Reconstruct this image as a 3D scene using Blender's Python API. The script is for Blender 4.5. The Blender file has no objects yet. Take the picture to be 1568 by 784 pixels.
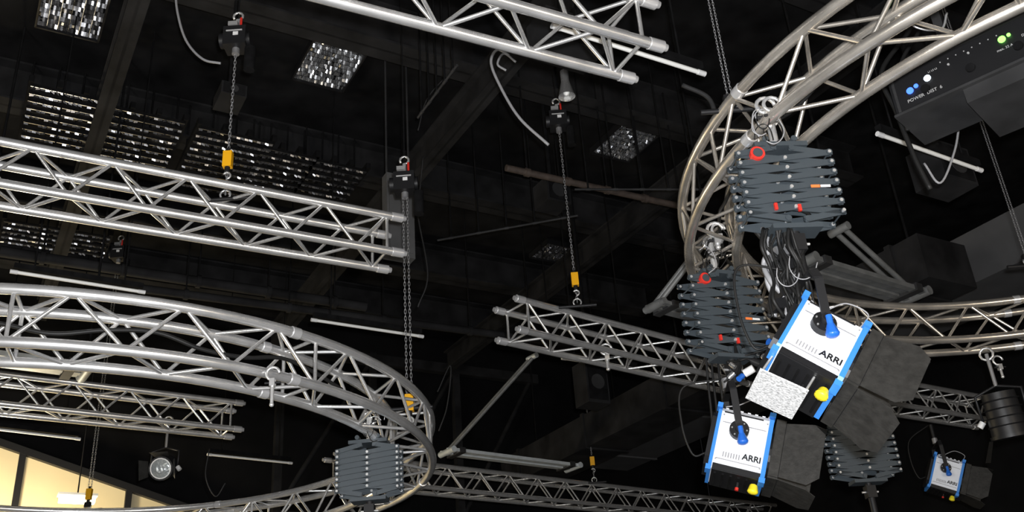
import bpy, math, random
from mathutils import Vector, Matrix
random.seed(7)
V=Vector
# ------------------------------------------------------------------ camera
CAMZ=1.6; FP=1500.0
th=math.radians(26.5); ro=math.radians(4.3)
F=V((0,math.cos(th),math.sin(th))); R0=V((1,0,0)); U0=V((0,-math.sin(th),math.cos(th)))
R=R0*math.cos(ro)-U0*math.sin(ro); U=R0*math.sin(ro)+U0*math.cos(ro)
C=V((0,0,CAMZ))
cd=bpy.data.cameras.new("camera"); cam=bpy.data.objects.new("camera",cd)
bpy.context.scene.collection.objects.link(cam)
cd.sensor_width=36; cd.lens=36*FP/1568; cd.clip_start=.05; cd.clip_end=200
M=Matrix((( R.x,U.x,-F.x,0),(R.y,U.y,-F.y,0),(R.z,U.z,-F.z,CAMZ),(0,0,0,1)))
cam.matrix_world=M
bpy.context.scene.camera=cam
# survey helpers: real point at height h above the camera / on the vertical plane y
def ray(u,v): return F*FP+R*(u-784)+U*(392-v)
def G(u,v,h):
    d=ray(u,v); return C+d*(h/d.z)
def Y(u,v,y):
    d=ray(u,v); return C+d*(y/d.y)
aA=math.radians(31)
A=V((math.cos(aA),math.sin(aA),0)); B=V((-math.sin(aA),math.cos(aA),0)); Z=V((0,0,1))
def AB(a,b,z): return A*a+B*b+Z*z
CEIL=7.2
# ------------------------------------------------------------------ materials
def mat(name,col,rough=.5,metal=0,noise=0,nscale=20,bump=0,bscale=60,emis=0,ecol=None,spec=.5):
    m=bpy.data.materials.new(name); m.use_nodes=True
    nt=m.node_tree; b=nt.nodes["Principled BSDF"]
    b.inputs["Base Color"].default_value=(*col,1); b.inputs["Roughness"].default_value=rough
    b.inputs["Metallic"].default_value=metal; b.inputs["Specular IOR Level"].default_value=spec
    tc=nt.nodes.new("ShaderNodeTexCoord")
    if noise:
        n=nt.nodes.new("ShaderNodeTexNoise"); n.inputs["Scale"].default_value=nscale; n.inputs["Detail"].default_value=6
        r=nt.nodes.new("ShaderNodeValToRGB")
        r.color_ramp.elements[0].position=.3; r.color_ramp.elements[1].position=.7
        r.color_ramp.elements[0].color=(*[c*(1-noise) for c in col],1)
        r.color_ramp.elements[1].color=(*[min(1,c*(1+noise)) for c in col],1)
        nt.links.new(tc.outputs["Object"],n.inputs["Vector"]); nt.links.new(n.outputs["Fac"],r.inputs["Fac"])
        nt.links.new(r.outputs["Color"],b.inputs["Base Color"])
    if bump:
        n=nt.nodes.new("ShaderNodeTexNoise"); n.inputs["Scale"].default_value=bscale
        bp=nt.nodes.new("ShaderNodeBump"); bp.inputs["Strength"].default_value=bump; bp.inputs["Distance"].default_value=.02
        nt.links.new(tc.outputs["Object"],n.inputs["Vector"]); nt.links.new(n.outputs["Fac"],bp.inputs["Height"])
        nt.links.new(bp.outputs["Normal"],b.inputs["Normal"])
    if emis:
        b.inputs["Emission Color"].default_value=(*(ecol or col),1); b.inputs["Emission Strength"].default_value=emis
    return m
ALU=mat("aluminium_tube",(.86,.86,.86),.25,.80,.14,9)
ALUW=mat("aluminium_brown_reflection",(.74,.69,.62),.27,.84,.28,7)  # golden-brown reflections on the right circle painted into the base colour
COL=mat("machined_collar",(.9,.9,.91),.22,.7)
STEEL=mat("bright_steel",(.8,.8,.8),.3,.7)
CHN=mat("chain_steel",(.34,.34,.35),.4,.6)
CHROME=mat("chrome",(.9,.9,.9),.15,.9,bump=.1)
BLK=mat("black_plastic",(.012,.012,.013),.45,spec=.35)
BLKM=mat("black_matte",(.007,.007,.0075),.9,noise=.4,nscale=14,spec=.1)
BARN=mat("barndoor_paint",(.026,.025,.023),.6,noise=.3,nscale=30,bump=.1,spec=.3)
PAN=mat("pantograph_paint",(.050,.062,.072),.42,.1)
DGR=mat("dark_grey_paint",(.032,.032,.033),.6,noise=.3,nscale=6,spec=.2)
MGR=mat("grey_metal",(.60,.64,.66),.45,.2,.12,12)
ARM=mat("grey_arm",(.17,.175,.175),.5,.2,.2,12)
WHT=mat("white_housing",(.84,.87,.93),.35,.0,.04,10)
BLU=mat("blue_casting",(.05,.25,.72),.35)
BLUD=mat("blue_knob",(.02,.14,.6),.3)
YEL=mat("yellow_paint",(.85,.42,.01),.4)
YELB=mat("yellow_knob",(.9,.75,.03),.4)
RED=mat("red_plastic",(.6,.03,.02),.4)
ORG=mat("orange_label",(.8,.2,.05),.5)
CAB=mat("grey_cable",(.30,.30,.31),.45)
CABB=mat("black_cable",(.012,.012,.012),.5,spec=.3)
LAB=mat("label_white",(.75,.75,.75),.5)
LABD=mat("label_print",(.40,.40,.40),.5)
GLS=mat("fresnel_glass",(.55,.6,.62),.12,.5,bump=.5,bscale=40)
MIR=mat("mirror_louver",(.52,.53,.55),.24,.85,.4,30)
SLT=mat("mirror_slat",(.25,.25,.26),.24,.9,.6,18)
PERF=mat("speckled_plate",(.85,.86,.86),.35,.2,.45,110,bump=.3,bscale=120)
PANL=mat("cream_panel",(.82,.69,.43),.7,noise=.05,nscale=2)
CEILM=mat("ceiling_black",(.0085,.0085,.009),.9,noise=.6,nscale=3,bump=.2,bscale=8,spec=.1)
BEAM=mat("beam_dark",(.016,.016,.017),.8,noise=.5,nscale=4,spec=.15)
DUCT=mat("duct_grey",(.095,.095,.098),.75,noise=.12,nscale=3,spec=.15)
PNLG=mat("panel_grey",(.085,.085,.086),.6,noise=.15,nscale=5,spec=.2)
TUBE=mat("white_tube",(.9,.9,.87),.4)
LEDG=mat("led_green",(.2,1,.1),.4,emis=3); LEDB=mat("led_blue",(.05,.15,1),.4,emis=2.2); LEDW=mat("led_white",(.8,.9,1),.4,emis=.8)
LAMPM=mat("lit_lamp",(1,.9,.6),.4,emis=14,ecol=(1,.85,.5))
FLOORM=mat("floor_vinyl",(.12,.12,.12),.5,noise=.1,nscale=2)
WALLM=mat("wall_paint_black",(.007,.007,.0075),.9,noise=.3,nscale=2,spec=.08)
# ------------------------------------------------------------------ mesh builder
class MB:
    def __init__(s): s.v=[];s.f=[];s.m=[];s.sm=[];s.mats=[];s.M=Matrix.Identity(4)
    def mi(s,m):
        if m not in s.mats: s.mats.append(m)
        return s.mats.index(m)
    def add(s,vs,fs,m,smooth=False):
        o=len(s.v); k=s.mi(m)
        s.v+= [s.M@V(p) for p in vs]
        for f in fs: s.f.append([i+o for i in f]); s.m.append(k); s.sm.append(smooth)
    def tube(s,p,q,r,m,n=10,r2=None,caps=True):
        p=V(p);q=V(q);t=(q-p)
        if t.length<1e-6: return
        t.normalize(); a=t.orthogonal().normalized(); b=t.cross(a)
        if r2 is None: r2=r
        vs=[]
        for c,rr in ((p,r),(q,r2)):
            for i in range(n):
                w=2*math.pi*i/n; vs.append(c+a*math.cos(w)*rr+b*math.sin(w)*rr)
        s.add(vs,[(i,(i+1)%n,n+(i+1)%n,n+i) for i in range(n)],m,True)
        if caps:
            s.add(vs[:n],[tuple(range(n))[::-1]],m); s.add(vs[n:],[tuple(range(n))],m)
    def path(s,pts,r,m,n=8,closed=False):
        pts=[V(p) for p in pts]; N=len(pts); vs=[]; a=None
        for i in range(N):
            if closed: t=(pts[(i+1)%N]-pts[i-1])
            else: t=pts[min(i+1,N-1)]-pts[max(i-1,0)]
            t.normalize()
            if a is None: a=t.orthogonal().normalized()
            else:
                a=a-t*a.dot(t)
                a=a.normalized() if a.length>1e-6 else t.orthogonal().normalized()
            b=t.cross(a)
            for k in range(n):
                w=2*math.pi*k/n; vs.append(pts[i]+(a*math.cos(w)+b*math.sin(w))*r)
        fs=[]
        for i in range(N if closed else N-1):
            j=(i+1)%N
            for k in range(n): fs.append((i*n+k,i*n+(k+1)%n,j*n+(k+1)%n,j*n+k))
        if not closed:
            fs.append(tuple(range(n))[::-1]); fs.append(tuple((N-1)*n+k for k in range(n)))
        s.add(vs,fs,m,True)
    def box(s,c,hx,hy,hz,m,ax=None,ay=None,az=None):
        ax=V(ax).normalized() if ax else V((1,0,0)); 
        if ay is None: ay=V((0,1,0)) if ax==V((1,0,0)) else Z.cross(ax).normalized()
        ay=V(ay)
        az=V(az) if az else ax.cross(ay).normalized()
        c=V(c); vs=[c+ax*hx*i+ay*hy*j+az*hz*k for k in(-1,1) for j in(-1,1) for i in(-1,1)]
        s.add(vs,[(0,2,3,1),(4,5,7,6),(0,1,5,4),(2,6,7,3),(0,4,6,2),(1,3,7,5)],m)
    def prism(s,prof,x0,x1,m,sc=1.0,caps=True):
        n=len(prof); vs=[(x0,a,b) for a,b in prof]+[(x1,a*sc,b*sc) for a,b in prof]
        fs=[(i,(i+1)%n,n+(i+1)%n,n+i) for i in range(n)]
        if caps: fs+=[tuple(range(n))[::-1],tuple(range(n,2*n))]
        s.add(vs,fs,m)
    def sphere(s,c,r,m,n=12,sz=1):
        c=V(c); vs=[];fs=[]
        k=n//2
        for i in range(k+1):
            ph=math.pi*i/k
            for j in range(n):
                w=2*math.pi*j/n; vs.append(c+V((math.sin(ph)*math.cos(w)*r,math.sin(ph)*math.sin(w)*r,math.cos(ph)*r*sz)))
        for i in range(k):
            for j in range(n): fs.append((i*n+j,(i+1)*n+j,(i+1)*n+(j+1)%n,i*n+(j+1)%n))
        s.add(vs,fs,m,True)
    def done(s,name,parent=None):
        me=bpy.data.meshes.new(name)
        lo=V([min(p[i] for p in s.v) for i in range(3)]); hi=V([max(p[i] for p in s.v) for i in range(3)])
        c=(lo+hi)/2
        me.from_pydata([tuple(p-c) for p in s.v],[],s.f)
        for m in s.mats: me.materials.append(m)
        me.polygons.foreach_set("material_index",s.m); me.polygons.foreach_set("use_smooth",s.sm)
        me.update()
        o=bpy.data.objects.new(name,me); o.location=c
        bpy.context.scene.collection.objects.link(o)
        if parent: o.parent=parent
        return o
def smooth(pts,k=8):
    pts=[V(p) for p in pts]; P=[pts[0]*2-pts[1]]+pts+[pts[-1]*2-pts[-2]]; out=[]
    for i in range(1,len(P)-2):
        a,b,c,d=P[i-1:i+3]
        for j in range(k):
            t=j/k; out.append(.5*((2*b)+(c-a)*t+(2*a-5*b+4*c-d)*t*t+(3*b-a-3*c+d)*t**3))
    out.append(pts[-1]); return out
def cable(name,pts,r=.006,m=None):
    b=MB(); b.path(smooth(pts),r,m or CAB,6); return b.done(name)
# ------------------------------------------------------------------ trusses
S=.24; RC=.025; RB=.0095
def collar(b,p,t):
    b.tube(p-t*.03,p+t*.04,.0285,COL,14); b.tube(p+t*.04,p+t*.062,.021,COL,14,r2=.017)
def straight_truss(P0,P1,m=ALU,s=S,e0=True,e1=True,name="lighting_truss"):
    b=MB(); t=(P1-P0); L=t.length; t.normalize(); n=Z.cross(t).normalized(); up=t.cross(n)
    cs=[P0+n*i*s/2+up*j*s/2 for i,j in((-1,-1),(1,-1),(1,1),(-1,1))]
    for c in cs:
        b.tube(c,c+t*L,RC,m,12)
        if e0: collar(b,c+t*.02,-t)
        if e1: collar(b,c+t*(L-.02),t)
    nb=max(2,round((L-.16)/.215)); nb+=nb%2
    st=(L-.16)/nb
    for k in range(4):
        a=cs[k]; d=cs[(k+1)%4]
        for i in range(nb):
            x0=.08+i*st; x1=x0+st
            p,q=(a,d) if (i+k)%2 else (d,a)
            b.tube(p+t*x0,q+t*x1,RB,m,7,caps=False)
        for x in ((.08,) if not e1 else (.08,L-.08)):
            b.tube(a+t*x,d+t*x,RB,m,7,caps=False)
    return b.done(name)
def circle_truss(cx,cy,z,Rr,m,a0=0,a1=360,s=S,name="circular_lighting_truss"):
    b=MB(); full=a1-a0>=360; N=int((a1-a0)/3)
    def P(a,i,j):
        a=math.radians(a); r=Rr+i*s/2; return V((cx+r*math.cos(a),cy+r*math.sin(a),z+j*s/2))
    cc=((-1,-1),(1,-1),(1,1),(-1,1))
    for i,j in cc:
        pts=[P(a0+(a1-a0)*k/N,i,j) for k in range(N if full else N+1)]
        b.path(pts,RC,m,12,closed=full)
    step=.225/Rr*180/math.pi; nb=round((a1-a0)/step); nb+=nb%2; step=(a1-a0)/nb
    for k in range(4):
        c0=cc[k]; c1=cc[(k+1)%4]
        for i in range(nb):
            x0=a0+i*step
            p,q=(c0,c1) if (i+k)%2 else (c1,c0)
            b.tube(P(x0,*p),P(x0+step,*q),RB,m,7,caps=False)
            if i%6==0: b.tube(P(x0,*c0),P(x0,*c1),RB,m,7,caps=False)
    for a in range(int(a0),int(a1),60):
        for i,j in cc:
            p=P(a+20,i,j); q=P(a+21.2,i,j); b.tube(p,q,.029,COL,12)
    return b.done(name)
HT=2.8
straight_truss(G(-260,220,HT),G(600,373,HT),e0=False)
straight_truss(G(330,-120,2.78),G(980,62,2.78),e0=False)
straight_truss(G(780,490,2.75),G(1130,575,2.75),e1=True)
straight_truss(G(-200,580,2.75),G(360,643,2.75),e0=False)
straight_truss(G(508,718,2.6),G(1180,790,2.6),e1=False)
straight_truss(G(1200,580,2.75),G(1505,632,2.75))
ZL=CAMZ+1.75; ZR=CAMZ+2.3
circle_truss(-2.8,5.82,ZL,2.1,ALU)
circle_truss(3.01,4.2,ZR,2.01,ALUW)
# ------------------------------------------------------------------ chain hoists
def chain(b,x,y,z0,z1,sp=.024,r=.0026,m=CHN,w=.0066):
    n=int((z1-z0)/sp)
    for i in range(n):
        z=z0+(i+.5)*sp; d=V((1,0,0)) if i%2 else V((0,1,0)); h=sp*.66
        pts=[V((x,y,z))+d*w*a+Z*h*c for a,c in((-1,-.5),(-.5,-1),(.5,-1),(1,-.5),(1,.5),(.5,1),(-.5,1),(-1,.5))]
        b.path(pts,r,m,4,closed=True)
def hoist(x,y,zt,zy=None,zb=None,double=False,thin=False):
    b=MB(); top=CEIL-.02
    zb=min(zb or CEIL-.6,CEIL-.3)
    if double:
        g,rr,ww=(.009,.0013,.0038) if thin else (.014,.0020,.0060)
        for s_ in(-1,1): chain(b,x+s_*g,y,zt,zb-.1,r=rr,w=ww,sp=.016 if thin else .024)
        b.box((x,y,zt+.02),.03,.015,.025,BLK)
    else: chain(b,x,y,zt,zb-.1)
    if zy:
        b.box((x,y,zy),.026,.02,.052,YEL); b.tube((x,y,zy-.085),(x,y,zy-.05),.016,BLK); b.tube((x,y,zy+.05),(x,y,zy+.075),.012,BLK)
        pts=[V((x+.022*math.sin(w),y,zy-.11-.022*math.cos(w))) for w in [i*.6 for i in range(8)]]
        b.path(pts,.006,STEEL,6)
    b.box((x,y,zb),.07,.06,.07,BLK); b.tube((x-.10,y,zb),(x-.065,y,zb),.05,BLK,14); b.tube((x+.065,y,zb),(x+.09,y,zb),.045,BLK,14)
    b.box((x,y-.062,zb+.03),.05,.003,.004,LABD); b.box((x+.01,y-.062,zb+.005),.016,.003,.012,LAB)
    b.tube((x,y,zb-.11),(x,y,zb-.07),.024,CHN)
    b.tube((x,y,zb+.07),(x,y,zb+.16),.014,STEEL); b.path([V((x+.03*math.sin(w),y,zb+.19-.03*math.cos(w))) for w in [i*.6 for i in range(10)]],.008,STEEL,6)
    b.box((x-.02,y-.02,zb+.11),.03,.02,.014,STEEL); b.tube((x+.03,y-.03,zb+.08),(x+.03,y-.03,zb+.15),.008,RED,8)
    b.tube((x,y,zb+.2),(x,y,top),.005,BLKM,6)
    b.path([V((x+.03*math.cos(w),y,zt-.0+.03*math.sin(w))) for w in [i*.63 for i in range(10)]],.006,STEEL,6,closed=True)
    b.tube((x-.14,y,zt-.03),(x+.14,y,zt-.03),.012,BLK)
    b.tube((x+.09,y,zb-.24),(x+.09,y,zb-.07),.035,BLKM,10)
    return b.done("chain_hoist")
def at(u,v,h): p=G(u,v,h); return p.x,p.y
x,y=at(345,298,HT+.15); hoist(x,y,CAMZ+HT+.15,Y(343,245,y).z,Y(358,62,y).z)
x,y=at(884,463,2.9); hoist(x,y,CAMZ+2.9,Y(880,428,y).z,Y(860,185,y).z)
x,y=at(627,618,1.9); hoist(x,y,CAMZ+1.9,Y(627,617,y).z,Y(620,282,y).z,double=True)
x,y=at(1120,160,2.45); hoist(x,y,CAMZ+2.45,None,None,double=True,thin=True)
x,y=at(136,760,2.4); hoist(x,y,CAMZ+2.3,Y(136,757,y).z,double=True)
x,y=at(910,735,2.75); hoist(x,y,CAMZ+2.75,Y(909,706,y).z,Y(905,600,y).z)
x,y=at(1575,400,2.45); hoist(x,y,CAMZ+2.45,None,double=True,thin=True)
# ------------------------------------------------------------------ pantographs
def pantograph(p,top,bot,w=.43,n=7,d=.045,yaw=.15,depth=.12,red=True):
    b=MB(); ax=V((math.cos(yaw),math.sin(yaw),0)); ay=V((-math.sin(yaw),math.cos(yaw),0))
    H=n*d
    def bar(a,c,o):
        dv=(c-a); L=dv.length; dv=dv.normalized()
        b.box((a+c)/2+ay*o,L/2+.012,.0026,.0125,PAN,ax=dv,ay=ay)
        b.tube(a+ay*(o-.008),a+ay*(o+.008),.0125,PAN,10); b.tube(c+ay*(o-.008),c+ay*(o+.008),.0125,PAN,10)
    for s_ in (-1,1):
        off=ay*s_*depth/2
        for i in range(n):
            zl=-H/2+i*d; zh=zl+d
            a=p+off+Z*zl-ax*w/2; c=p+off+Z*zh+ax*w/2
            bar(a,c,.004*s_)
            a2=p+off+Z*zh-ax*w/2; c2=p+off+Z*zl+ax*w/2
            bar(a2,c2,-.004*s_)
            q=p+off+Z*(zl+d/2); b.tube(q-ay*.012,q+ay*.012,.0075,STEEL,8)
        for i in range(n+1):
            for e in(-1,1):
                q=p+off+ax*e*w/2+Z*(-H/2+i*d); b.tube(q-ay*.014,q+ay*.014,.007,STEEL,8)
        for e in(-1,1):
            bar(p+off+ax*e*w/2+Z*H/2,p+off+ax*e*.04+Z*(H/2+.028),.004*e)
            bar(p+off+ax*e*w/2-Z*H/2,p+off+ax*e*.04-Z*(H/2+.028),.004*e)
    for i in range(0,n+1,2):
        for e in (-1,1):
            q=p+Z*(-H/2+i*d)+ax*e*w/2; b.tube(q-ay*depth/2,q+ay*depth/2,.004,PAN,6)
    if red:
        q=p+Z*(H/2-.005)-ax*w*.3; b.tube(q-ay*(depth/2+.02),q-ay*(depth/2-.02),.030,RED,16); b.tube(q-ay*(depth/2+.024),q-ay*(depth/2+.018),.020,PAN,12)
        for dz,dx in ((-H*.42,-.22),(-H*.45,.03)):
            b.box(p-ay*(depth/2+.012)+ax*dx*w+Z*dz,.006,.006,.014,RED,ax=ax,ay=ay)
        b.box(p-ay*(depth/2+.014)+ax*w*.25-Z*(H*.1),.018,.002,.006,ORG,ax=ax,ay=ay)
        b.box(p-ay*(depth/2+.014)+ax*w*.36-Z*(H*.1),.020,.002,.005,LAB,ax=ax,ay=ay)
    b.box(p+Z*(H/2+.05),.11,.06,.010,PAN,ax=ax,ay=ay)
    b.box(p-Z*(H/2+.05),.10,.05,.010,PAN,ax=ax,ay=ay)
    b.tube(p+Z*(H/2+.05),V((p.x,p.y,top)),.018,STEEL,10)
    for e in(-1,1):
        b.tube(p+Z*(H/2+.075)+ax*e*.06,p+Z*(H/2+.075)+ax*e*.06-ay*.06,.013,PAN,10)
    b.tube(p-Z*(H/2+.05),V((p.x,p.y,bot)),.020,BLK,10)
    b.box(p-Z*(H/2+.11),.028,.028,.035,BLK,ax=ax,ay=ay); b.tube(p-Z*(H/2+.11)-ax*.05,p-Z*(H/2+.11)+ax*.05,.006,STEEL,8)
    b.path([V((p.x,p.y,top))+ax*.04*math.cos(w)+Z*.04*math.sin(w) for w in [i*.63 for i in range(10)]],.011,CHROME,8,closed=True)
    pts=[]
    for i in range(50):
        t=i/49; w_=t*math.pi*6; pts.append(p+ay*(.05)*math.sin(w_)+ax*(w*.2*math.cos(w_))+Z*(H/2-H*t))
    b.path(pts,.008,CABB,5)
    return b.done("pantograph_hanger")
x1,y1=at(1180,170,2.3); P1=Y(1194,292,y1); P1.x=(P1.x*2+x1)/3+.01
LA=Y(1243,546,y1)
pantograph(P1,CAMZ+2.27,LA.z+.33,yaw=.1,w=.375,n=6,d=.045)
x2,y2=at(1096,365,2.3); P2=Y(1108,485,y2); LB=Y(1132,690,y2)
pantograph(P2,CAMZ+2.27,LB.z+.33,yaw=.35,w=.38,n=7,d=.050)
x3,y3=at(572,640,1.75); P3=Y(566,722,y3)
pantograph(P3,CAMZ+1.75,P3.z-.45,yaw=-.05,w=.34,n=7,d=.032,red=False)
x4,y4=at(1275,490,2.3); P4=Y(1318,690,y4)
pantograph(P4,CAMZ+2.27,P4.z-.5,yaw=.1,w=.37,n=7,d=.040,red=False)
# ------------------------------------------------------------------ fresnel lamps
def text(body,size,M4,m,name="maker_plate",off=.0008):
    cu=bpy.data.curves.new(name,'FONT'); cu.body=body; cu.size=size; cu.extrude=.0008; cu.align_x='CENTER'
    cu.offset=off
    cu.materials.append(m); o=bpy.data.objects.new(name,cu); bpy.context.scene.collection.objects.link(o)
    o.matrix_world=M4; return o
def rotyp(yaw,pitch,roll=0):
    return Matrix.Rotation(yaw,4,'Z')@Matrix.Rotation(pitch,4,'Y')@Matrix.Rotation(roll,4,'X')
def fresnel(p,yaw,pitch,hang,sc=1.0,plate=False,roll=0,hx=None):
    yaw=math.radians(yaw);pitch=math.radians(pitch); roll=math.radians(roll)
    Mx=Matrix.Translation(p)@rotyp(yaw,pitch,roll)@Matrix.Scale(sc,4)
    e=bpy.data.objects.new("fresnel_studio_lamp",None); bpy.context.scene.collection.objects.link(e); e.location=p; e.empty_display_size=.1
    bpy.context.view_layer.update()
    def fin(b,n):
        o=b.done(n); l=o.location.copy(); o.parent=e; o.location=l-p; return o
    def oct(y,z,c): return [(-y+c,-z),(y-c,-z),(y,-z+c),(y,z-c),(y-c,z),(-y+c,z),(-y,z-c),(-y,-z+c)]
    b=MB(); b.M=Mx
    b.prism(oct(.125,.15,.022),-.115,.115,WHT)
    for k in range(6): b.box((-.09+k*.034,0,.153),.007,.09,.008,WHT)
    b.box((0,0,-.153),.108,.118,.006,BLK); b.box((0,-.116,-.140),.108,.008,.016,BLK)
    for k in range(6): b.box((-.09+k*.036,0,-.162),.005,.09,.004,BLKM)
    b.box((-.01,-.1265,.125),.09,.002,.003,BLK)
    b.box((.0,-.127,.075),.10,.0015,.0015,CAB); b.box((.0,-.127,-.105),.10,.0015,.0015,CAB)
    for k in range(7): b.box((-.07+k*.012,-.1265,-.08),.0025,.0015,.012,CAB)
    for sx in(-1,1):
        for sz in(-1,1): b.tube((sx*.1,-.124,sz*.11),(sx*.1,-.129,sz*.11),.004,STEEL,8)
    fin(b,"housing")
    b=MB(); b.M=Mx
    for x0,x1,g in((-.128,-.112,.007),(.108,.128,.010)):
        b.prism(oct(.125+g,.15+g,.026),x0,x1,BLU)
    b.prism(oct(.11,.13,.03),-.15,-.128,BLK,)
    for zz in (-1,1):
        b.box((-.125,-.10,zz*.155),.012,.03,.012,BLU); b.box((.118,-.10,zz*.16),.014,.03,.012,BLU)
    fin(b,"end_castings")
    b=MB(); b.M=Mx
    b.prism([(.115*math.cos(i*math.pi/12),.115*math.sin(i*math.pi/12)) for i in range(24)],.128,.145,BLK)
    b.prism([(.098*math.cos(i*math.pi/12),.098*math.sin(i*math.pi/12)) for i in range(24)],.145,.153,GLS,sc=.8)
    fin(b,"lens")
    b=MB(); b.M=Mx
    q=.135
    for a,c in(((q,0),(0,1)),((-q,0),(0,1)),((0,q),(1,0)),((0,-q),(1,0))):
        b.box((.16,a[0],a[1]),.022,.008 if c[1] else q,.008 if c[0] else q,BARN)
    def leaf(yz,spread,L,w0,w1):
        n=V((0,*yz)); s=V((0,-yz[1],yz[0])); o=n*(q+.0)+V((.18,0,0)); d=(V((1,0,0))*math.cos(spread)+n*math.sin(spread)).normalized()
        nn=d.cross(s).normalized()*.0015
        prof=[o-s*w0,o+s*w0,o+s*w1+d*L*.72,o+s*w1*.72+d*L,o-s*w1*.72+d*L,o-s*w1+d*L*.72]
        vs=[v-nn for v in prof]+[v+nn for v in prof]; k=len(prof)
        b.add(vs,[tuple(range(k)),tuple(range(k,2*k))[::-1]]+[(i,(i+1)%k,k+(i+1)%k,k+i) for i in range(k)],BARN)
        b.tube(o-s*w0,o+s*w0,.006,BLK,8)
    leaf((0,1),.12,.19,.12,.14); leaf((0,-1),.18,.18,.12,.14)
    leaf((1,0),.2,.18,.13,.14); leaf((-1,0),.2,.18,.13,.145)
    fin(b,"barn_doors")
    b=MB(); b.M=Mx
    PX,PZ=-.02,.045
    for sy in(-1,1):
        b.tube((PX,sy*.125,PZ),(PX,sy*.155,PZ),.045,BLK,20); b.tube((PX,sy*.155,PZ),(PX,sy*.185,PZ),.02,BLK,12)
        for k in range(6):
            w=k*1.047; b.tube((PX+.034*math.cos(w),sy*.156,PZ+.034*math.sin(w)),(PX+.034*math.cos(w),sy*.159,PZ+.034*math.sin(w)),.004,STEEL,6)
    b.tube((.09,-.07,-.155),(.09,-.07,-.185),.010,BLK); b.tube((.09,-.07,-.175),(.09,-.075,-.205),.018,YELB,14,r2=.025); b.sphere((.09,-.075,-.205),.025,YELB,12,.5)
    b.tube((.02,-.03,-.16),(.02,-.03,-.19),.007,BLK); b.tube((.02,-.03,-.19),(.02,-.03,-.203),.009,RED,10)
    b.M=Matrix.Identity(4); k0=Mx@V((PX,-.192,PZ))
    b.tube(k0,k0-Z*.05*sc,.012*sc,BLUD,10); b.tube(k0-Z*.035*sc,k0-Z*.07*sc,.014*sc,BLUD,12,r2=.026*sc); b.sphere(k0-Z*.072*sc,.026*sc,BLUD,12,.6)
    fin(b,"knobs")
    if plate:
        b=MB(); b.M=Mx; b.box((-.045,-.01,-.245),.09,.095,.003,PERF,ax=(1,0,0.1)); 
        for sx in(-1,1):
            b.tube((-.045+sx*.08,-.09,-.245),(-.04+sx*.08,-.09,-.15),.005,STEEL,6)
        fin(b,"speckled_filter_plate")
    b=MB(); pv=Mx@V((PX,0,PZ)); sy=(Mx.to_3x3()@V((0,1,0))).normalized(); sx=Matrix.Rotation(yaw,3,'Z')@V((1,0,0))
    w=.175*sc
    mid=pv+Z*.245*sc; sh=V((sy.x,sy.y,0)).normalized()
    arms=[pv-sy*w,pv-sh*w+Z*.20*sc,mid-sh*w*.85,mid+sh*w*.85,pv+sh*w+Z*.20*sc,pv+sy*w]
    for i in range(5):
        c=(arms[i]+arms[i+1])/2; d=(arms[i+1]-arms[i]); l=d.length; d.normalize()
        b.box(c,l/2+.004,.016*sc,.005*sc,BLK,ax=d,ay=(sx-d*sx.dot(d)).normalized())
    b.tube(pv+Z*.24*sc,V((pv.x,pv.y,hang)),.016,BLK,10); b.tube(pv+Z*.26*sc,pv+Z*.31*sc,.024,CHN,12)
    fin(b,"yoke")
    s0=Mx@V((-.15,0,-.05))
    b=MB(); b.path(smooth([s0,s0-sx*.06+Z*.0,s0-sx*.09+Z*.15,s0-sx*.06+Z*.33,V((pv.x,pv.y,hang))-sx*.02]),.005,CABB,6)
    s1=Mx@V((.1,-.1,.15)); b.path(smooth([s1,s1+sx*.04+Z*.05,s1-sx*.03+Z*.10,s1-sx*.12+Z*.08,Mx@V((-.1,-.1,.16))]),.003,CAB,6); fin(b,"power_lead")
    T=Mx@Matrix.Translation((.058,-.1275,-.085))@Matrix.Rotation(math.pi/2,4,'X')
    o=text("ARRI",.040,T,BLK,off=.001); l=o.matrix_world.copy(); o.parent=e; o.matrix_parent_inverse=e.matrix_world.inverted(); o.matrix_world=l
    return e
fresnel(LA,-2,37,LA.z+.36,plate=True,sc=.99,roll=-17)
fresnel(LB,-6,20,LB.z+.36,sc=1.0,roll=-5)
LC=Y(1446,730,8.6); fresnel(LC,-10,25,CAMZ+2.3,sc=.95)
def round_lamp(p,d,r=.1,L=.2,name="fresnel_spotlight",top=.4,lens=True):
    b=MB(); d=d.normalized()
    b.tube(p-d*L,p,r*.9,BLK,20,r2=r); b.tube(p,p+d*.02,r*1.1,BLK,20)
    if lens:
        b.tube(p+d*.02,p+d*.024,r*.95,STEEL,20); b.tube(p+d*.024,p+d*.045,r*.85,GLS,20,r2=r*.35)
    for k in range(4): b.tube(p-d*(L*.2+k*L*.2),p-d*(L*.2+k*L*.2+.008),r*1.05,BLKM,20)
    s=d.cross(Z).normalized()
    c=p-d*L*.4
    b.path([c-s*r*1.2,c-s*r*1.25+Z*r*1.5,c+Z*r*1.9,c+s*r*1.25+Z*r*1.5,c+s*r*1.2],.009,BLK,8)
    b.tube(c+Z*r*1.85,c+Z*top,.012,CHN,10)
    cc=c+Z*top; b.path([cc+s*.04*math.cos(w)+Z*.04*math.sin(w) for w in [i*.63 for i in range(10)]],.008,STEEL,8,closed=True)
    for n in (s,-s,Z):
        t=d.cross(n); o=p+d*.02+n*r*1.1
        b.add([o-t*r*.7,o+t*r*.7,o+t*r*.9+d*r*1.1+n*r*.5,o-t*r*.9+d*r*1.1+n*r*.5],[(0,1,2,3)],BARN)
    b.tube(c-s*r*1.45-Z*.03,c-s*r*1.2,.02,LAB,8)
    return b.done(name)
pD=Y(247,717,8.3); round_lamp(pD,V((.05,-1,-.35)),r=.095,top=.42)
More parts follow.
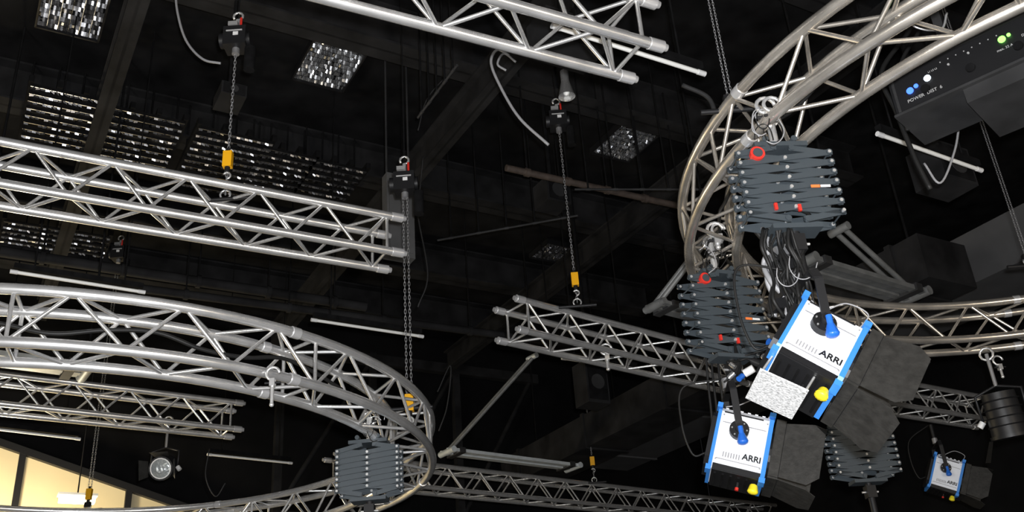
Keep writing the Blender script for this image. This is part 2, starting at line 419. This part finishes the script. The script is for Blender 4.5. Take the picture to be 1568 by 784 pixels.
pE=Y(1548,665,6.0); round_lamp(pE,V((.1,.15,-1)),r=.11,L=.26,top=.42,lens=False)
# ------------------------------------------------------------------ power distribution unit
def pdu():
    p=G(1366,150,2.52); dx=V((.75,-.66,0)).normalized(); n=V((-.66,-.75,0)).normalized()
    e=bpy.data.objects.new("power_distribution_box",None); bpy.context.scene.collection.objects.link(e); e.location=p
    bpy.context.view_layer.update()
    b=MB(); L=1.3; c=p+dx*L/2-n*.16
    b.box(c,L/2,.16,.10,BLK,ax=dx,ay=-n)
    b.box(c+Z*.103,L/2+.01,.17,.006,DGR,ax=dx,ay=-n); b.box(c-Z*.103,L/2+.01,.17,.006,DGR,ax=dx,ay=-n)
    b.box(c-Z*.145-n*.05+dx*.12,.48,.20,.035,DGR,ax=dx,ay=-n)
    b.box(p+n*.004+dx*.02,.006,.006,.095,DGR,ax=dx,ay=-n)
    def fx(a,z): return p+n*.004+dx*a+Z*z
    for a,z,m,r in((.085,-.01,LEDB,.016),(.115,.0,LEDB,.010),(.17,.012,LEDW,.016),(.5,.03,LEDG,.016),(.53,.036,LEDG,.008),(.27,.03,LABD,.005),(.36,.04,LABD,.005),(.62,.05,LAB,.006),(.68,.05,LABD,.005)):
        q=fx(a,z); b.tube(q,q+n*.006,r,m,10)
    for k in range(8): q=fx(.24+k*.035,.06); b.tube(q,q+n*.002,.003,LABD,6)
    for k in range(6):
        q=fx(.15+k*.2,-.035); b.tube(q,q+n*.012,.02,BLKM,16)
    for s_ in(.25,1.05):
        b.box(c+dx*(s_-.65)+Z*.45,.02,.02,.35,DGR,ax=dx,ay=-n)
        b.tube(c+dx*(s_-.65)+Z*.8,V(((c+dx*(s_-.65)).x,(c+dx*(s_-.65)).y,CEIL)),.012,DGR)
    o=b.done("casing"); l=o.location.copy(); o.parent=e; o.location=l-p
    Rm=Matrix((( dx.x,0,n.x,0),(dx.y,0,n.y,0),(0,1,0,0),(0,0,0,1)))
    for body,a,z,s_ in(("POWER  DIST  6",.14,-.065,.022),("max. 32 A",.5,-.02,.016),("DIM 1.2",.60,.0,.016),("L1 L2 L3",.2,.035,.012)):
        t=text(body,s_,Matrix.Translation(fx(a,z)+n*.002)@Rm,LABD,"printed_label",.0001); w=t.matrix_world.copy(); t.parent=e; t.matrix_parent_inverse=e.matrix_world.inverted(); t.matrix_world=w
pdu()
# ------------------------------------------------------------------ folding bar frames
def bar_frame(P,Q,arm=None,armend=None,name="folding_bar_frame",m=MGR,w=.035,k=4,hang=True):
    b=MB(); t=(Q-P).normalized(); n=Z.cross(t).normalized()
    for i in range(k):
        o=n*(i-(k-1)/2)*w*1.5+Z*(0.012*(i%2))
        b.box((P+Q)/2+o,(Q-P).length/2,w*.55,w*.4,m,ax=t,ay=n)
        for e,s_ in((P,-1),(Q,1)): b.tube(e+o-Z*w*.5,e+o+Z*w*.5,w*.62,m,10)
    for e,s_ in((P,1),(Q,-1)):
        b.box(e+t*s_*.12,.035,w*1.5*k/2+.01,w*.65,DGR,ax=t,ay=n)
        b.tube(e-n*w*k*.8,e+n*w*k*.8,w*.8,m,12)
    if arm is not None:
        for s_ in(-1,1):
            b.tube(arm+n*s_*.035,armend+n*s_*.035,.020,ARM,10)
        b.tube(arm-n*.08,arm+n*.08,.035,m,12); b.tube(armend-n*.08,armend+n*.08,.03,m,12)
        b.tube(armend,V((armend.x,armend.y,CEIL)),.010,BLKM,8)
    elif hang:
        for e in(P,Q): b.tube(e,V((e.x,e.y,CEIL)),.01,BLKM,8)
    return b.done(name)
Pq=G(685,692,3.0);Qq=G(878,716,3.0); bar_frame(Pq,Qq,Pq,Y(815,547,Pq.y-.6),w=.045)
Pq=G(1003,468,2.95);Qq=G(1150,505,2.95); bar_frame(Pq,Qq,Pq,Y(1085,362,Pq.y-.3),m=ARM)
Qq=G(1398,455,2.75);Pq=G(1225,405,2.75); bar_frame(Pq,Qq,Qq,Y(1285,352,Qq.y-.6),w=.045,m=ARM)
Pq=G(-60,543,2.7);Qq=G(132,568,2.7); bar_frame(Pq,Qq,w=.05)
# ------------------------------------------------------------------ white fluorescent battens
def batten(u0,v0,u1,v1,h,r=.013):
    p=G(u0,v0,h);q=G(u1,v1,h); b=MB(); t=(q-p).normalized()
    b.tube(p,q,r,TUBE,10)
    b.tube(p-t*.02,p+t*.03,r*1.2,LAB,10); b.tube(q-t*.03,q+t*.02,r*1.2,LAB,10)
    b.box((p+q)/2+Z*.045,(q-p).length/2,.02,.02,BLKM,ax=t)
    for k in(.15,.85):
        c=p.lerp(q,k); b.tube(c+Z*.05,V((c.x,c.y,CEIL)),.006,BLKM,6)
    b.done("fluorescent_batten")
for a in((850,41,1075,112,3.2),(480,490,645,515,3.2),(320,696,445,709,3.1),(20,416,218,447,3.2),(-40,653,120,672,3.1),(863,549,975,565,3.2),(1347,206,1500,260,3.0)):
    batten(*a)
# ------------------------------------------------------------------ ceiling fixtures
def louver(c,a=.24,b_=.33,nu=6,nv=11,m_=None):
    b=MB(); c=V((c.x,c.y,CEIL-.06)); m_=m_ or MIR
    for s_ in(-1,1):
        b.box(c+A*s_*a,.008,b_,.03,BLK,ax=A,ay=B); b.box(c+B*s_*b_,a,.008,.03,BLK,ax=A,ay=B)
    b.box(c+Z*.05,a,b_,.005,BLKM,ax=A,ay=B)
    for i in range(nu):
        for j in range(nv):
            q=c+A*((i+.5)/nu*2-1)*a+B*((j+.5)/nv*2-1)*b_
            hx=a/nu*.9;hy=b_/nv*.6
            for kk in range(4):
                tx=random.gauss(0,.3);ty=random.gauss(-1.0,.6)
                ax=(A+Z*tx).normalized(); ay=(B+Z*ty).normalized(); qq=q+A*(kk-1.5)*hx*.5
                b.add([qq-ax*hx*.24-ay*hy,qq+ax*hx*.24-ay*hy,qq+ax*hx*.24+ay*hy,qq-ax*hx*.24+ay*hy],[(0,1,2,3)],m_)
    for i in range(nu+1): b.box(c+A*(i/nu*2-1)*a-Z*.0,.0016,b_,.012,m_,ax=A,ay=B)
    b.done("louvered_ceiling_light")
louver(G(505,97,5.54)); louver(G(112,12,5.54),m_=SLT); louver(G(960,215,5.54)); louver(G(845,385,5.54),.2,.22,m_=SLT)
def slats(u,v,L,n,name="reflective_ceiling_slats",sp=.11):
    c=G(u,v,5.0); b=MB()
    for i in range(n):
        o=c+B*(i-(n-1)/2)*sp
        b.box(o+Z*.02,L/2,.02,.006,BLKM,ax=A,ay=B)
        b.box(o+Z*.008,L/2,.004,.003,SLT,ax=A,ay=B)
        m=int(L/.035)
        for k in range(m):
            if random.random()<.15: continue
            q=o+A*((k+.5)/m-.5)*L-Z*.005
            ax=(A+Z*random.gauss(0,.3)).normalized(); ay=(B+Z*random.gauss(-1.4,.6)).normalized()
            hx=L/m*.44;hy=.0085
            b.add([q-ax*hx-ay*hy,q+ax*hx-ay*hy,q+ax*hx+ay*hy,q-ax*hx+ay*hy],[(0,1,2,3)],SLT)
    for s_ in(-1,-.33,.33,1):
        b.box(c+A*s_*L/2+Z*.05,.02,n*sp/2,.03,BLKM,ax=A,ay=B)
        b.tube(c+A*s_*L/2,V(((c+A*s_*L/2).x,(c+A*s_*L/2).y,CEIL)),.01,BLKM,6)
    b.done(name)
slats(98,195,.62,10); slats(207,218,.66,9); slats(340,252,.66,10); slats(425,268,.5,8); slats(505,282,.5,7); slats(85,368,1.0,5)
# ------------------------------------------------------------------ pendants, conduit, duct, speakers
p=G(868,148,3.7); b=MB()
b.tube(p,p+Z*.11,.055,CHROME,18,r2=.03,caps=False); b.tube(p+Z*.11,p+Z*.2,.028,CHROME); b.tube(p+Z*.2,V((p.x,p.y,CEIL)),.01,BLK); b.sphere(p+Z*.03,.02,TUBE)
b.done("bell_pendant_lamp")
for u,v,h,sx,sz in((865,62,3.9,.2,.12),(905,590,3.2,.13,.22),(352,150,4.3,.09,.05),(845,300,4.4,.12,.12),(1442,262,3.2,.16,.14)):
    p=G(u,v,h); b=MB(); b.box(p,sx,.12,sz,BEAM,ax=A,ay=B); b.box(p-B*.122,sx*.85,.004,sz*.85,BLKM,ax=A,ay=B)
    b.tube(p+Z*sz,V((p.x,p.y,CEIL)),.02,BLKM,8); b.tube(p-B*.124,p-B*.13,min(sx,sz)*.6,DGR,16); b.done("ceiling_loudspeaker")
p=Y(610,333,7.0); b=MB(); b.box(p,.12,.05,.38,PNLG,ax=A,ay=B); b.box(p-B*.052,.1,.006,.34,PNLG,ax=A,ay=B)
for s_ in(-1,1): b.tube(p+A*s_*.1+Z*.38,V(((p+A*s_*.1).x,(p+A*s_*.1).y,CEIL)),.01,DGR,6)
b.done("hanging_junction_panel")
def conduit(u0,v0,u1,v1,h,r,m):
    p=G(u0,v0,h);q=G(u1,v1,h);b=MB();b.tube(p,q,r,m,10);t=(q-p)
    for k in range(5):
        c=p+t*(k+.5)/5; b.tube(c,V((c.x,c.y,CEIL)),.008,BLKM,6); b.tube(c-t.normalized()*.02,c+t.normalized()*.02,r*1.3,m,10)
    b.done("ceiling_conduit")
CON=mat("brown_conduit",(.06,.045,.037),.6,noise=.3)
conduit(775,257,1070,322,4.3,.03,CON); conduit(640,180,700,100,4.3,.010,DGR); conduit(670,368,885,330,4.2,.010,DGR)
conduit(880,290,1085,290,4.2,.010,DGR); conduit(0,385,560,470,4.2,.05,BEAM); conduit(200,440,900,530,4.0,.04,BEAM)
def beam(a0,b0,a1,b1,z,hw,hh,m=BEAM,name="ceiling_beam"):
    p=AB(a0,b0,z);q=AB(a1,b1,z);b=MB();t=(q-p).normalized();c=(p+q)/2;L=(q-p).length/2;n=Z.cross(t)
    b.box(c-Z*(hh-.01),L,hw,.01,m,ax=t,ay=n); b.box(c+Z*(hh-.01),L,hw,.01,m,ax=t,ay=n); b.box(c,L,.012,hh,m,ax=t,ay=n)
    return b.done(name)
for bb in(4.0,6.0,8.0,9.8,11.2): beam(-8.5,bb,8,bb,CEIL-.21,.12,.2)
for aa in(-5.5,-2.6,.6,3.4,6.0): beam(aa,-4,aa,12,CEIL-.56,.07,.14)
b=MB(); b.box(AB(8.5,3.5,CAMZ+3.85),.4,8.4,.25,DUCT,ax=A,ay=B)
for k in range(9): b.box(AB(8.5,-4+k*1.9,CAMZ+3.85),.42,.025,.27,DUCT,ax=A,ay=B)
for k in range(5): 
    for s_ in(8.15,8.85): b.tube(AB(s_,-3+k*3.5,CAMZ+4.1),AB(s_,-3+k*3.5,CEIL),.012,BLKM,6)
b.done("ventilation_duct")
b=MB(); b.box(AB(6.9,8.1,CAMZ+3.35),.3,3.6,.2,BEAM,ax=A,ay=B)
for k in range(5): b.box(AB(6.9,4.8+k*1.6,CAMZ+3.35),.32,.03,.22,BEAM,ax=A,ay=B); b.tube(AB(6.9,4.8+k*1.6,CAMZ+3.5),AB(6.9,4.8+k*1.6,CEIL),.012,BLKM,6)
b.done("ventilation_duct")
# ------------------------------------------------------------------ clamps & hooks on trusses
def hook(u,v,y,L=.16,name="truss_hook_clamp",k=1):
    p=Y(u,v,y); b=MB()
    b.path([p+V((.034*k*math.cos(w),0,.034*k*math.sin(w))) for w in [i*.5 for i in range(11)]],.0075*k,STEEL,8)
    b.box(p-Z*.05*k,.013*k,.018*k,.02*k,STEEL); b.tube(p-Z*L,p-Z*.05,.009*k,STEEL,10); b.tube(p-Z*.05*k-V((.04*k,0,0)),p-Z*.05*k+V((.04*k,0,0)),.006*k,BLK,8)
    b.sphere(p-Z*L,.012*k,STEEL); b.done(name)
q=G(418,560,1.65); hook(418,572,q.y,.15,k=.9)
q=G(928,540,2.65); hook(928,535,q.y,k=1.3); q=G(1530,550,2.2); hook(1528,552,q.y,.12)
hook(1095,352,y2-.12,.1,k=1.2); hook(1172,162,y1-.1,.10,k=1.1); hook(1100,352,y2-.12,.06); hook(1182,160,y1-.15,.05); hook(566,632,y3-.1,.13)
# ------------------------------------------------------------------ cables
def yc(name,pts,y,r=.006,m=CAB): return cable(name,[Y(u,v,y) for u,v in pts],r,m)
yc("power_cable",[(268,-20),(272,20),(285,62),(310,90),(338,97)],5.2,.009)
yc("power_cable",[(780,85),(762,76),(752,95),(765,130),(795,180),(840,222)],5.2,.010)
yc("power_cable",[(790,95),(772,82),(762,98),(775,108)],5.2,.008)
yc("power_cable",[(648,240),(642,300),(640,330),(655,420),(640,470)],7.2,.006,DGR)
yc("power_cable",[(1385,-10),(1395,40),(1350,110),(1372,170),(1400,240),(1425,290)],3.9,.012,CABB)
yc("power_cable",[(1450,-10),(1400,60),(1378,110),(1390,200)],3.85,.010,CABB)
yc("power_cable",[(1470,180),(1462,230),(1440,280),(1415,250)],4.2,.006,CAB)
yc("power_cable",[(320,690),(315,730),(330,760),(345,740)],8,.005,DGR)
yc("power_cable",[(1380,10),(1400,40),(1440,45),(1450,20)],3.2,.005,STEEL)
yc("power_cable",[(640,200),(655,150),(695,105)],7.0,.006,DGR)
yc("power_cable",[(670,600),(690,560),(685,620),(672,660)],8.5,.006,DGR)
yc("power_cable",[(1045,130),(1085,150),(1095,185),(1088,215)],4.6,.014,DGR)
random.seed(3)
b=MB()
for k in range(26):
    u0=1178+random.uniform(-22,38); y_=y1+random.uniform(-.05,.12)
    pts=[Y(u0+random.uniform(-12,12)+ (vv-350)*.2,vv,y_+random.uniform(-.03,.03)) for vv in range(350,500,27)]
    b.path(smooth(pts,5),random.choice((.005,.007,.011)),CABB if k%13 else CAB,6)
for k in range(2):
    c=(1215+random.uniform(-20,15),400+random.uniform(-25,30)); rr=random.uniform(16,26)
    pts=[Y(c[0]+rr*math.cos(w),c[1]+rr*1.2*math.sin(w),y1-.08) for w in [i*.7 for i in range(6)]]
    b.path(smooth(pts,4),.0022,CAB,6)
for dz in range(6):
    p=Y(1192+random.uniform(-15,15),368+dz*20,y1+.05); b.box(p,.03,.03,.02,random.choice((BLK,CHN,PAN)),ax=(1,.3,.2))
b.done("cable_bundle")
b=MB()
for u,v,m,r in((1147,568,LAB,.020),(1122,560,CHROME,.012),(1134,578,BLUD,.014),(1120,575,CHROME,.014),(1182,526,BLUD,.018),(1174,550,CHROME,.019),(1160,556,BLK,.02)):
    p=Y(u,v,y2-.06); d=V((random.uniform(-1,1),-.4,random.uniform(-1,1))).normalized()
    b.tube(p-d*r*1.3,p+d*r*1.3,r,m,14); b.tube(p-d*r*1.8,p-d*r*1.2,r*.6,BLK,10); b.path(smooth([p-d*r*1.8,p-d*r*3,V((x2,y2-.02,p.z+.04)),V((x2,y2,p.z+.12))],5),.005,CABB,6)
b.done("plug_cluster")
def wires(cu,cv,y,n,r0,r1,rad=.003):
    b=MB()
    for k in range(n):
        c=(cu+random.uniform(-16,16),cv+random.uniform(-18,22)); rr=random.uniform(r0,r1); yy=y+random.uniform(-.04,.04)
        pts=[Y(c[0]+rr*math.cos(w)*random.uniform(.7,1.1),c[1]+rr*1.3*math.sin(w),yy) for w in [i*.7+k for i in range(6)]]
        b.path(smooth(pts,4),rad,random.choice((STEEL,CABB,CAB,CABB)),6)
    b.done("safety_wire_bundle")
wires(1182,190,y1-.12,8,10,26,.0026); wires(1092,385,y2-.1,7,10,20,.0028); wires(572,655,y3-.15,4,10,18,.0025)
for du in(0,10,-8):
    yc("power_cable",[(1088+du,395),(1082+du,420),(1090+du,560),(1098+du,640),(1092,700),(1100,740)],y2+.12+du*.004,.006,CABB)
pts=[]
for a in range(-110,-20,6):
    w=math.radians(a); pts.append(V((-2.8+2.06*math.cos(w),5.82+2.06*math.sin(w),ZL+.02+.03*math.sin(a*.3))))
cable("truss_cable",pts,.010,CABB)
pts=[]
for a in range(150,230,6):
    w=math.radians(a); pts.append(V((3.01+1.95*math.cos(w),4.2+1.95*math.sin(w),ZR+.02+.03*math.sin(a*.3))))
cable("truss_cable",pts,.009,CABB)
# ------------------------------------------------------------------ room shell
def slab(name,c,ha,hb,hz,m):
    b=MB(); b.box(c,ha,hb,hz,m,ax=A,ay=B); return b.done(name)
slab("ceiling",AB(1,3.7,CEIL+.05),10.2,9,.05,CEILM)
slab("floor",AB(1,3.7,-.05),10.2,9,.05,FLOORM)
slab("wall_right",AB(11.1,3.7,CEIL/2),.05,8.9,CEIL/2,WALLM)
slab("wall_left",AB(-9.1,3.7,CEIL/2),.05,8.9,CEIL/2,WALLM)
slab("wall_rear",AB(1,-5.1,CEIL/2),10,.05,CEIL/2,WALLM)
slab("wall_far",AB(1,12.6,CEIL/2),10,.05,CEIL/2,WALLM)
b=MB()
for k in range(3):
    a0=3.6+k*1.3
    b.box(AB(a0,12.2,CAMZ+3.9),.05,.05,1.2,BEAM,ax=A,ay=B)
    b.tube(AB(a0,12.2,CAMZ+2.8),AB(a0+1.3,12.2,CAMZ+5.0),.035,BEAM,8)
b.box(AB(5.6,12.2,CAMZ+2.75),2.0,.06,.07,BEAM,ax=A,ay=B); b.box(AB(5.6,12.2,CAMZ+5.0),2.0,.06,.07,BEAM,ax=A,ay=B)
b.done("steel_lattice_girder")
b=MB()
def wp(a,h,d=0): return AB(a,12.3+d,CAMZ+h)
top=lambda a:3.46-.30*(a-.42)
vs=[wp(-4,top(-4)),wp(3.4,top(3.4)),wp(3.4,-1.5),wp(-4,-1.5)]
vs+= [v+B*.04 for v in vs]
b.add(vs,[(3,2,1,0),(4,5,6,7),(0,1,5,4),(2,3,7,6),(1,2,6,5),(3,0,4,7)],PANL)
for aa in(-3,-1.2,.66,1.85,2.9):
    b.box((wp(aa,top(aa),-.04)+wp(aa,-1.5,-.04))/2,.035,.03,(top(aa)+1.5)/2,BLK,ax=A,ay=B)
d=(wp(3.4,top(3.4))-wp(-4,top(-4))); b.box((wp(3.4,top(3.4),-.04)+wp(-4,top(-4),-.04))/2,d.length/2,.04,.04,BLK,ax=d.normalized(),ay=B)
b.box(wp(0,2.62,-.04),3.4,.03,.02,BLK,ax=A,ay=B)
b.done("window_1")
p=Y(118,765,10.6); b=MB(); b.box(p,.18,.06,.035,LAMPM,ax=A,ay=B); b.box(p+Z*.045,.2,.08,.012,LAB,ax=A,ay=B); b.tube(p+Z*.05,V((p.x,p.y,CEIL)),.008,BLK,6); b.done("lit_strip_lamp")
# ------------------------------------------------------------------ lights
def light(name,kind,loc,e,col=(1,1,1),size=.1,target=None):
    l=bpy.data.lights.new(name,kind); l.energy=e; l.color=col
    if kind=='AREA': l.size=size
    else: l.shadow_soft_size=size
    o=bpy.data.objects.new(name,l); bpy.context.scene.collection.objects.link(o); o.location=loc
    if target is not None: o.rotation_euler=(V(target)-V(loc)).to_track_quat('-Z','Y').to_euler()
light("camera_flash",'POINT',(.06,-.02,1.68),1050,(.97,.98,1),.035)
light("reflection_fill",'AREA',(-4.5,-1.5,2.2),170,(1,.95,.88),1.4,(-1,6,4.3))  # added fill behind the camera, gives the tubes broad reflections
light("reflection_fill",'AREA',(5,-2,2.0),140,(1,.86,.68),1.6,(2,5,4))  # added warm fill on the right, out of view
light("panel_fill",'POINT',AB(.3,11.2,CAMZ+1.9),190,(1,.86,.60),.2)  # added point light that brightens the cream panel
w=bpy.data.worlds.new("world"); bpy.context.scene.world=w; w.use_nodes=True
w.node_tree.nodes["Background"].inputs[0].default_value=(.02,.02,.022,1)
bpy.context.scene.view_settings.view_transform='Standard'
